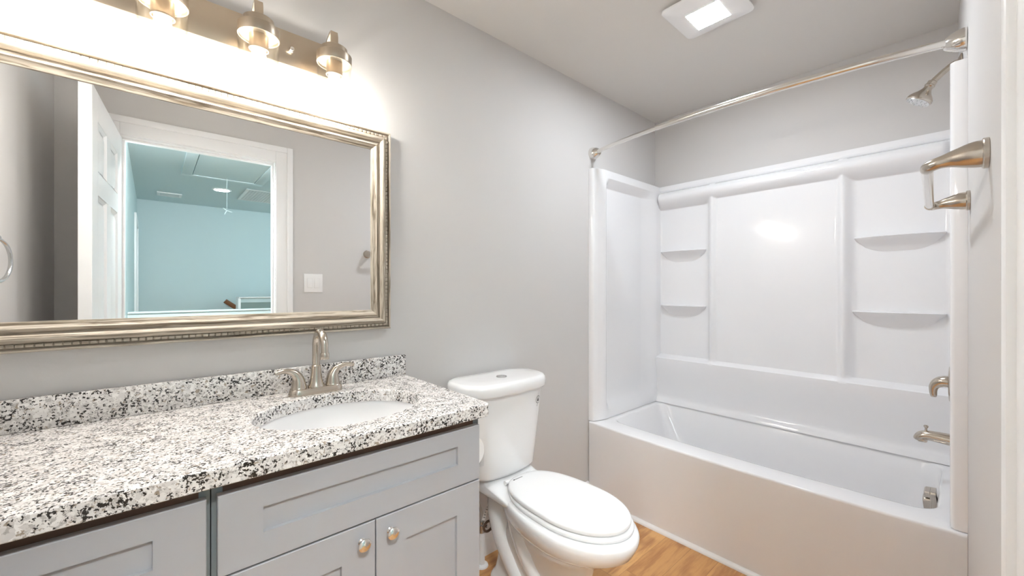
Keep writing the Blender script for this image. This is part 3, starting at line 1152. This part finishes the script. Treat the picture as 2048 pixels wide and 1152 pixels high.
bm = bmesh.new()
rings = [egg(0.106, 0.905, 1.375, 0.0, 2.4), egg(0.110, 0.90, 1.38, 0.006, 2.4), egg(0.108, 0.902, 1.378, 0.022, 2.4), egg(0.100, 0.915, 1.37, 0.034, 2.3), egg(0.088, 0.925, 1.36, 0.05, 2.2),
         egg(0.080, 0.915, 1.35, 0.10, 2.1), egg(0.080, 0.895, 1.34, 0.17, 2.1), egg(0.086, 0.878, 1.32, 0.235, 2.0), egg(0.098, 0.866, 1.30, 0.286, 2.0, 2.2, yc=1.05),
         egg(0.124, 0.820, 1.30, 0.308, 2.0, 2.0, yc=1.01), egg(0.150, 0.765, 1.30, 0.332, 2.0, 2.0, yc=0.98), egg(0.167, 0.730, 1.31, 0.355, 2.0, 2.0, yc=0.965), egg(0.175, 0.714, 1.31, 0.388, 2.0, 2.0, yc=0.96), egg(0.176, 0.712, 1.31, 0.405, 2.0, 2.0, yc=0.96),
         egg(0.172, 0.718, 1.305, 0.415, 2.0, 2.0, yc=0.96), egg(0.160, 0.732, 1.29, 0.418, 2.0, 2.0, yc=0.96)]
loft(bm, rings)
bowl = part(bm, 'bowl', M['porcelain'], t, angle=60)
# exposed trapway on either flank
bm = bmesh.new()
for s in (-1, 1):
    tube(bm, smooth_path([(TX + s * 0.030, 1.335, 0.385, 0.056), (TX + s * 0.036, 1.325, 0.30, 0.060), (TX + s * 0.044, 1.285, 0.21, 0.056), (TX + s * 0.050, 1.215, 0.125, 0.050), (TX + s * 0.050, 1.14, 0.060, 0.046), (TX + s * 0.045, 1.08, 0.02, 0.04)], 6), 20)
    tube(bm, smooth_path([(TX + s * 0.050, 1.19, 0.34, 0.060), (TX + s * 0.058, 1.15, 0.25, 0.050), (TX + s * 0.058, 1.10, 0.17, 0.042), (TX + s * 0.052, 1.03, 0.10, 0.035), (TX + s * 0.045, 0.97, 0.04, 0.030)], 6), 20)
part(bm, 'trapway', M['porcelain'], t, bowl, angle=60)
# deck that carries the tank
bm = bmesh.new()
loft(bm, [rrect(TX - 0.105, TX + 0.105, 1.17, 1.42, 0.05, 0.372), rrect(TX - 0.128, TX + 0.128, 1.14, 1.445, 0.05, 0.386), rrect(TX - 0.140, TX + 0.140, 1.10, 1.46, 0.06, 0.402),
          rrect(TX - 0.140, TX + 0.140, 1.13, 1.46, 0.06, 0.414), rrect(TX - 0.137, TX + 0.137, 1.255, 1.46, 0.06, 0.430), rrect(TX - 0.128, TX + 0.128, 1.295, 1.455, 0.06, 0.449)])
part(bm, 'deck', M['porcelain'], t, angle=60)
# tank
bm = bmesh.new()
TKX = 1.143
tk = lambda hw, y0, y1, r, z, bw=0.028: rrect(TKX - hw, TKX + hw, y0, y1, r, z, bow_front=bw)
loft(bm, [tk(0.145, 1.322, 1.455, 0.06, 0.452), tk(0.172, 1.308, 1.465, 0.07, 0.457), tk(0.184, 1.302, 1.468, 0.075, 0.472), tk(0.200, 1.296, 1.472, 0.078, 0.60), tk(0.212, 1.290, 1.474, 0.078, 0.72), tk(0.220, 1.286, 1.475, 0.078, 0.81)])
tank = part(bm, 'tank', M['porcelain'], t, angle=60)
bm = bmesh.new()
loft(bm, [tk(0.221, 1.280, 1.482, 0.08, 0.803, 0.032), tk(0.230, 1.272, 1.486, 0.086, 0.805, 0.032), tk(0.234, 1.268, 1.488, 0.088, 0.812, 0.032), tk(0.234, 1.268, 1.488, 0.088, 0.838, 0.032),
          tk(0.231, 1.271, 1.486, 0.086, 0.847, 0.032), tk(0.224, 1.278, 1.482, 0.08, 0.853, 0.031), tk(0.212, 1.290, 1.472, 0.07, 0.8555, 0.028), tk(0.15, 1.33, 1.43, 0.045, 0.8570, 0.01)])
lid_t = part(bm, 'tank_lid', M['porcelain'], t, angle=60)
bm = bmesh.new()
lathe(bm, [(0.0235, 0.853), (0.0235, 0.8595), (0.0215, 0.8610), (0.0195, 0.8602), (0.0190, 0.8615), (0.004, 0.8625), (0.0005, 0.8625)], 32, Matrix.Translation((1.139, 1.350, 0)))
part(bm, 'flush_button', M['chrome'], t, lid_t)
# seat and lid
def slab_egg(w, yf, yb, z0, z1, r, dx=0.011):
    o = []
    for ins, z in ((r, z0), (r * 0.3, z0 + r * 0.3), (0, z0 + r), (0, z1 - r), (r * 0.3, z1 - r * 0.3), (r, z1), (r * 4, z1 + 0.0015), (w * 0.6, z1 + 0.003)):
        o.append([(x + dx, y, z_) for x, y, z_ in egg(w - ins, yf + ins, yb - ins, z, 2.0, 2.7, yc=0.965)])
    return o


bm = bmesh.new()
loft(bm, slab_egg(0.160, 0.737, 1.248, 0.4185, 0.434, 0.005))
part(bm, 'seat', M['plastic'], t, angle=60)
bm = bmesh.new()
loft(bm, slab_egg(0.154, 0.747, 1.262, 0.4365, 0.455, 0.006))
lid = part(bm, 'seat_lid', M['plastic'], t, angle=60)
for s in (-1, 1):
    bm = bmesh.new()
    tube(bm, [(TX + s * 0.062 - 0.012, 1.260, 0.443, 0.009), (TX + s * 0.062 + 0.018, 1.260, 0.443, 0.009)], 16)
    part(bm, 'hinge', M['plastic'], t)
# small dark print on the lid's rear edge
bm = bmesh.new()
box(bm, 1.106, 1.114, 1.232, 1.237, 0.4560, 0.4569)
box(bm, 1.117, 1.156, 1.2330, 1.2360, 0.4560, 0.4569)
part(bm, 'print', M['dark'], t, lid)
# round water drop emblem on the tank's front
from mathutils.bvhtree import BVHTree
tree = BVHTree.FromPolygons([v.co.copy() for v in tank.data.vertices], [tuple(p.vertices) for p in tank.data.polygons])
ex, ez = 1.287, 0.747


def on_tank(u, v, lift):
    o = Vector((ex + u, 0.9, ez + v)) - ROOTLOC['toilet']
    hit, nrm, _, _ = tree.ray_cast(o, Vector((0, 1, 0)))
    p = hit + ROOTLOC['toilet']
    return (p.x, p.y - lift, p.z)


bm = bmesh.new()
vr = []
for rr in (0.0145, 0.0165):
    vr.append([bm.verts.new(on_tank(rr * math.cos(a), rr * math.sin(a) * 1.05, 0.0012)) for a in [2 * PI * k / 32 for k in range(32)]])
for k in range(32):
    bm.faces.new((vr[0][k], vr[0][(k + 1) % 32], vr[1][(k + 1) % 32], vr[1][k]))
drop = []
for k in range(24):
    a = 2 * PI * k / 24
    r = 0.0062 * (1 - 0.45 * math.sin(a)) if math.sin(a) > 0 else 0.0062
    yy = 0.0062 * math.sin(a) - 0.002
    if math.sin(a) > 0:
        yy = 0.0125 * math.sin(a) ** 1.3 - 0.002
    drop.append(bm.verts.new(on_tank(r * math.cos(a) * (1 if math.sin(a) <= 0 else (1 - math.sin(a) ** 2 * 0.6)), yy, 0.0012)))
bm.faces.new(drop)
for k in range(3):
    q = [on_tank(-0.010 + du, -0.0225 - 0.003 * k + dv, 0.0012) for du, dv in ((0, 0), (0.012 - 0.003 * k, 0), (0.012 - 0.003 * k, 0.0009), (0, 0.0009))]
    bm.faces.new([bm.verts.new(p) for p in q])
part(bm, 'emblem', M['dark'], t, tank)

# water supply behind the toilet
t = thing('water_supply', 'white supply pipe and braided hose behind the toilet', 'plumbing', (1.105, 1.447, 0))
bm = bmesh.new()
PX, PY = 1.105, 1.447
lathe(bm, [(0.030, 0.0), (0.028, 0.006), (0.014, 0.010), (0.0135, 0.15)], 20, Matrix.Translation((PX, PY, 0)))
part(bm, 'pipe', M['pvc'], t)
bm = bmesh.new()
lathe(bm, [(0.0145, 0.150), (0.0165, 0.152), (0.0165, 0.185), (0.012, 0.188), (0.012, 0.20)], 20, Matrix.Translation((PX, PY, 0)))
tube(bm, [(PX, PY, 0.180, 0.008), (PX + 0.016, PY - 0.022, 0.180, 0.008)], 12)
v = part(bm, 'valve', M['chrome'], t)
bm = bmesh.new()
ringp = [(PX + 0.018 + 0.024 * math.cos(a), PY - 0.024, 0.180 + 0.022 * math.sin(a), 0.0055) for a in [2 * PI * k / 24 for k in range(25)]]
tube(bm, ringp, 10)
part(bm, 'valve_handle', M['brownrubber'], t, v)
bm = bmesh.new()
tube(bm, smooth_path([(PX, PY, 0.198, 0.007), (PX - 0.004, PY, 0.25, 0.007), (PX - 0.03, PY, 0.31, 0.007), (PX - 0.07, PY - 0.005, 0.37, 0.007), (PX - 0.09, PY - 0.02, 0.42, 0.007), (PX - 0.09, PY - 0.035, 0.468, 0.007)], 6), 12)
part(bm, 'hose', M['braid'], t)
bm = bmesh.new()
tg = Matrix.Translation((PX + 0.016, PY - 0.02, 0.258)) @ Matrix.Rotation(math.radians(28), 4, 'Y')
box(bm, -0.009, 0.009, -0.0006, 0.0006, -0.050, 0.050, xf=lambda x, y, z: tg @ Vector((x, y, z)))
for k in range(7):
    box(bm, -0.0065, 0.0055 - 0.003 * (k % 3), -0.0011, -0.0007, -0.040 + k * 0.011, -0.0365 + k * 0.011, mi=1, xf=lambda x, y, z: tg @ Vector((x, y, z)))
part(bm, 'paper_tag', [M['paper'], M['carcass']], t)

# ================================================================== TUB AND SURROUND
RIM = 0.456
t = thing('bathtub', 'white alcove bathtub with plain apron along the far wall', 'bathtub', (2.31, 0.75, 0))
TY0, TY1 = -0.010, YW - 0.001
TX0, TX1 = XT - 0.002, XB - 0.003
bm = bmesh.new()
def ro(ins, z, bow, r=0.012): return rrect(TX0 + ins, TX1, TY0, TY1, r, z, bow_left=bow, ns=16)
def ri(x0, x1, y0, y1, r, z, bow): return rrect(x0, x1, y0, y1, r, z, bow_left=bow, ns=16)
rings = [ro(0.0, 0.0, 0.0), ro(0.0, 0.10, 0.004), ro(0.0, 0.25, 0.016), ro(0.0, 0.40, 0.031), ro(-0.001, RIM - 0.011, 0.035), ro(0.0, RIM - 0.005, 0.036), ro(0.0025, RIM - 0.0015, 0.036), ro(0.007, RIM, 0.036),
         ri(2.050, 2.645, 0.066, 1.420, 0.07, RIM, 0.035), ri(2.058, 2.639, 0.070, 1.414, 0.07, RIM - 0.002, 0.034), ri(2.064, 2.634, 0.074, 1.408, 0.07, RIM - 0.010, 0.032),
         ri(2.080, 2.620, 0.084, 1.37, 0.08, 0.36, 0.026), ri(2.095, 2.604, 0.098, 1.31, 0.10, 0.24, 0.02), ri(2.11, 2.59, 0.125, 1.25, 0.12, 0.14, 0.015),
         ri(2.135, 2.565, 0.16, 1.20, 0.11, 0.105, 0.01), ri(2.18, 2.52, 0.22, 1.12, 0.10, 0.095, 0.0), ri(2.30, 2.40, 0.4, 0.9, 0.04, 0.092, 0.0)]
loft(bm, rings)
for v in bm.verts:
    v.co.y = max(v.co.y, -0.073 + 0.0370 * v.co.x + 0.0003)
tub = part(bm, 'tub_shell', M['acrylic'], t, angle=50)
bm = bmesh.new()
lathe(bm, [(0.032, 0), (0.032, 0.003), (0.024, 0.004), (0.022, 0.002), (0.001, 0.003)], 28, Matrix.Translation((2.33, 0.30, 0.0945)))
part(bm, 'drain', M['nickel'], t)
bm = bmesh.new()
ov = Matrix.Translation((2.30, 0.078, 0.406)) @ Matrix.Rotation(math.radians(-6), 4, 'X')
loft(bm, [[ov @ Vector((p[0], d, p[1])) for p in rrect(-0.036 + i, 0.036 - i, -0.043 + i, 0.043 - i, 0.010, 0)] for d, i in ((0, 0), (0.014, 0), (0.018, 0.003), (0.019, 0.008))])
loft(bm, [[ov @ Vector((p[0], d, p[1])) for p in rrect(-0.036 + i, 0.036 - i, -0.043 + i, 0.018 - i, 0.010, 0)] for d, i in ((0.016, 0.001), (0.034, 0.001), (0.039, 0.004), (0.040, 0.010))])
loft(bm, [[ov @ Vector((p[0], d, p[1])) for p in rrect(-0.036 + i, 0.036 - i, 0.0175 + i, 0.043 - i, 0.006, 0)] for d, i in ((0.016, 0.001), (0.029, 0.001), (0.033, 0.004))])
part(bm, 'overflow_plate', M['nickel'], t)

# --- back panel of the surround
PZ0, PZ1 = RIM + 0.0035, 1.956


def back_p(y, z):
    """how far the moulded back panel stands off the wall behind it"""
    bay = 0.018
    mid = 0.030 * smoothstep(0.385, 0.440, y) * (1 - smoothstep(1.060, 1.115, y))
    rib = 0.050 * (math.exp(-((y - 1.078) / 0.030) ** 2) + math.exp(-((y - 0.428) / 0.030) ** 2))
    p = bay + max(mid, rib)
    # corners curve in towards the end panels
    ec = min(y - 0.035, 1.466 - y)
    p += 0.018 * (1 - smoothstep(0.0, 0.03, ec))
    # lower ledge, leaning back towards the tub and flaring at its foot
    if z < 0.80:
        led = 0.088 - 0.022 * smoothstep(0.76, 0.50, z) if z < 0.765 else 0.088 * (1 - smoothstep(0.765, 0.785, z)) + p * smoothstep(0.765, 0.785, z)
        if z < 0.765:
            led = 0.066 + 0.022 * smoothstep(0.53, 0.76, z) + 0.020 * (1 - smoothstep(PZ0, 0.505, z))
        p = max(p, led)
    # rolled cove along the top
    if z > 1.915:
        p = 0.030 + 0.004 * smoothstep(1.915, 1.93, z)
    else:
        s = (z - 1.792) / (1.912 - 1.792)
        if 0 < s < 1:
            if s < 0.62:
                bulge = 0.016 + 0.072 * math.sin(s / 0.62 * PI / 2) ** 0.95
            else:
                bulge = 0.026 + 0.062 * math.sqrt(max(0.0, 1 - ((s - 0.62) / 0.38) ** 2))
            fade = smoothstep(0.030, 0.075, y) * (1 - smoothstep(1.425, 1.47, y))
            p = max(p, bulge * fade + p * (1 - fade))
        elif s >= 1:
            p = 0.024
    return p


t = thing('tub_surround', 'glossy white three panel tub surround with moulded corner shelves', 'tub surround', (2.35, 0.75, PZ0))
ys = [0.035 + (1.466 - 0.035) * k / 170 for k in range(171)]
zs = sorted(set([PZ0, 0.47, 0.48, 0.49, 0.505, 0.52, 0.54, 0.58, 0.64, 0.70, 0.74, 0.755, 0.765, 0.772, 0.779, 0.786, 0.80] + [0.80 + 0.98 * k / 40 for k in range(41)] +
                [1.78 + 0.176 * k / 60 for k in range(61)]))
bm = bmesh.new()
g = [[bm.verts.new((XB - 0.001 - back_p(y, z), y, z)) for z in zs] for y in ys]
for i in range(len(ys) - 1):
    for j in range(len(zs) - 1):
        bm.faces.new((g[i][j], g[i + 1][j], g[i + 1][j + 1], g[i][j + 1]))
bk = [[bm.verts.new((XB - 0.001, y, z)) for z in (zs[0], zs[-1])] for y in (ys[0], ys[-1])]
bm.faces.new((bk[0][0], bk[1][0], bk[1][1], bk[0][1]))
bm.faces.new([g[i][-1] for i in range(len(ys))] + [bk[1][1], bk[0][1]])
bm.faces.new([g[i][0] for i in range(len(ys))] + [bk[1][0], bk[0][0]])
bm.faces.new([g[0][j] for j in range(len(zs))] + [bk[0][1], bk[0][0]])
bm.faces.new([g[-1][j] for j in range(len(zs))] + [bk[1][1], bk[1][0]])
part(bm, 'back_panel', M['acrylic'], t, angle=48)


def corner_shelf(y0, y1, z):
    bm = bmesh.new()
    xb = XB - 0.010
    R = []
    for dz, dep, ins in ((-0.075, 0.010, 0.060), (-0.056, 0.018, 0.044), (-0.038, 0.030, 0.028), (-0.022, 0.046, 0.012), (-0.010, 0.058, 0.003), (-0.003, 0.063, 0.0), (0.0, 0.060, 0.002)):
        a, b = y0 + ins, y1 - ins
        n = 18
        arc = [(xb - dep * (1 - 0.55 * abs(2 * k / n - 1) ** 3.0), a + (b - a) * k / n, z + dz) for k in range(n + 1)]
        R.append([(xb, a, z + dz)] + arc + [(xb, b, z + dz)])
    loft(bm, R)
    return bm


for y0, y1, z in ((1.128, 1.435, 1.500), (1.128, 1.435, 1.130), (0.062, 0.385, 1.500), (0.062, 0.392, 1.128)):
    part(corner_shelf(y0, y1, z), 'shelf', M['acrylic'], t, angle=50)


# --- end panels
def end_panel(wall_y, face_y, sgn, ztop, swell, drop):
    """moulded panel standing off an end wall towards the tub"""
    x0, x1 = XT + 0.004, XB - 0.014
    xs = [x0 + (x1 - x0) * k / 90 for k in range(91)]
    zz = sorted(set([PZ0 + (1.84 - PZ0) * k / 36 for k in range(37)] + [1.84 + (ztop - 1.84) * k / 40 for k in range(41)]))

    def d(x, z):
        base = 0.034 + swell * smoothstep(1.955, 2.03, x)
        fld = smoothstep(2.04, 2.10, x) * (1 - smoothstep(2.50, 2.64, x))
        fld *= smoothstep(0.50, 0.56, z)
        top_lo = 1.862
        fld *= 1 - max(0.0, min(1.0, (z - top_lo) / 0.050))
        rnd = 0.012 * (1 - smoothstep(x0, x0 + 0.016, x)) ** 2
        return base - drop * fld - rnd
    bm = bmesh.new()
    g = [[bm.verts.new((x, face_y + sgn * d(x, z), z)) for z in zz] for x in xs]
    for i in range(len(xs) - 1):
        for j in range(len(zz) - 1):
            bm.faces.new((g[i][j], g[i + 1][j], g[i + 1][j + 1], g[i][j + 1]))
    bk = [[bm.verts.new((x, wall_y(x), z)) for z in (zz[0], zz[-1])] for x in (xs[0], xs[-1])]
    bm.faces.new((bk[0][0], bk[1][0], bk[1][1], bk[0][1]))
    bm.faces.new([g[i][-1] for i in range(len(xs))] + [bk[1][1], bk[0][1]])
    bm.faces.new([g[i][0] for i in range(len(xs))] + [bk[1][0], bk[0][0]])
    bm.faces.new([g[0][j] for j in range(len(zz))] + [bk[0][1], bk[0][0]])
    bm.faces.new([g[-1][j] for j in range(len(zz))] + [bk[1][1], bk[1][0]])
    return bm


part(end_panel(lambda x: YW - 0.0008, YW - 0.0015, -1, 1.956, 0.020, 0.044), 'end_panel', M['acrylic'], t, angle=50)
part(end_panel(lambda x: -0.073 + 0.0370 * x + 0.0003, 0.0045, 1, 1.976, 0.0, 0.0), 'end_panel', M['acrylic'], t, angle=50)

# --- curved shower curtain rod
ZR = 2.052
t = thing('shower_curtain_rod', 'curved nickel shower curtain rod above the tub', 'curtain rod', (1.975, 0.75, ZR))


def rod_pt(s, r):
    y = 0.030 + (1.470 - 0.030) * s
    bow = 0.088 * (1 - (2 * s - 1) ** 2) ** 0.8 if 0 < s < 1 else 0
    return (1.978 - bow, y, ZR, r)


bm = bmesh.new()
tube(bm, [rod_pt(0.70 * k / 40, 0.0135) for k in range(41)] + [rod_pt(0.703, 0.0125)], 20)
part(bm, 'outer_tube', M['nickel_polished'], t)
bm = bmesh.new()
tube(bm, [rod_pt(0.70 + 0.30 * k / 24, 0.0115) for k in range(25)], 20)
part(bm, 'inner_tube', M['nickel_polished'], t)
for y, sg in ((0.0005, 1), (YW - 0.0005, -1)):
    bm = bmesh.new()
    lathe(bm, [(0.036, 0), (0.0365, 0.002), (0.036, 0.010), (0.0335, 0.022), (0.028, 0.036), (0.021, 0.047), (0.0175, 0.052), (0.0165, 0.053), (0.014, 0.052)], 32, place((1.978, y, ZR), (0, sg, 0)))
    part(bm, 'flange', M['nickel_polished'], t)

# --- shower head, valve and spout on the end wall
t = thing('shower', 'nickel shower head on bent arm above the right panel', 'shower head', (2.30, 0.012, 2.120))
bm = bmesh.new()
lathe(bm, [(0.030, 0), (0.029, 0.004), (0.018, 0.010), (0.012, 0.012)], 28, place((2.30, 0.0125, 2.105), (0, 1, 0)))
part(bm, 'escutcheon', M['nickel'], t)
bm = bmesh.new()
tube(bm, smooth_path([(2.30, 0.014, 2.105, 0.0105), (2.30, 0.035, 2.102, 0.0105), (2.30, 0.058, 2.086, 0.0105), (2.30, 0.078, 2.068, 0.0105), (2.30, 0.092, 2.054, 0.0105)], 6), 16)
part(bm, 'arm', M['nickel'], t)
bm = bmesh.new()
H = place((2.30, 0.090, 2.058), (-0.05, 0.52, -0.86))
lathe(bm, [(0.012, 0.0), (0.0145, 0.002), (0.0145, 0.014), (0.0165, 0.016), (0.0165, 0.020), (0.0135, 0.024), (0.0155, 0.034), (0.023, 0.046), (0.034, 0.058), (0.0405, 0.068), (0.042, 0.075), (0.0415, 0.080), (0.038, 0.082)], 36, H)
hd = part(bm, 'head', M['nickel'], t)
bm = bmesh.new()
lathe(bm, [(0.0385, 0.0815), (0.038, 0.084), (0.001, 0.0845)], 36, H)
for k in range(18):
    a = k * 2.4
    r = 0.008 + 0.0065 * math.sqrt(k)
    lathe(bm, [(0.0016, 0.0840), (0.0014, 0.0868), (0.0005, 0.0870)], 8, H @ Matrix.Translation((r * math.cos(a), r * math.sin(a), 0)))
part(bm, 'spray_face', M['chrome'], t, hd)

t = thing('shower_valve', 'nickel shower valve with curved lever handle above the tub spout', 'shower valve', (2.35, 0.038, 0.865))
bm = bmesh.new()
lathe(bm, [(0.075, 0), (0.074, 0.004), (0.066, 0.009), (0.030, 0.012)], 40, place((2.35, 0.0392, 0.865), (0, 1, 0)))
part(bm, 'escutcheon', M['nickel'], t)
bm = bmesh.new()
tube(bm, smooth_path([(2.35, 0.046, 0.872, 0.023), (2.35, 0.058, 0.872, 0.0225), (2.35, 0.070, 0.869, 0.021), (2.35, 0.082, 0.860, 0.018), (2.35, 0.090, 0.846, 0.0145), (2.35, 0.092, 0.830, 0.0120), (2.35, 0.091, 0.814, 0.0105), (2.35, 0.091, 0.806, 0.008)], 5), 24)
part(bm, 'lever', M['nickel'], t)

t = thing('tub_spout', 'nickel tub spout with diverter knob on the right end panel', 'tub spout', (2.35, 0.038, 0.642))
bm = bmesh.new()
tube(bm, smooth_path([(2.35, 0.0402, 0.644, 0.025), (2.35, 0.060, 0.645, 0.024), (2.35, 0.085, 0.646, 0.0225), (2.35, 0.108, 0.646, 0.021), (2.35, 0.124, 0.640, 0.020), (2.35, 0.134, 0.629, 0.017), (2.35, 0.137, 0.622, 0.013)], 5), 24, flat=0.92)
box(bm, 2.335, 2.365, 0.108, 0.136, 0.617, 0.636, 0.005)
part(bm, 'body', M['nickel'], t)
bm = bmesh.new()
lathe(bm, [(0.004, 0), (0.004, 0.014), (0.0075, 0.019), (0.008, 0.023), (0.005, 0.026), (0.0005, 0.0265)], 16, Matrix.Translation((2.35, 0.112, 0.660)))
part(bm, 'diverter_knob', M['nickel'], t)

bpy.context.view_layer.update()
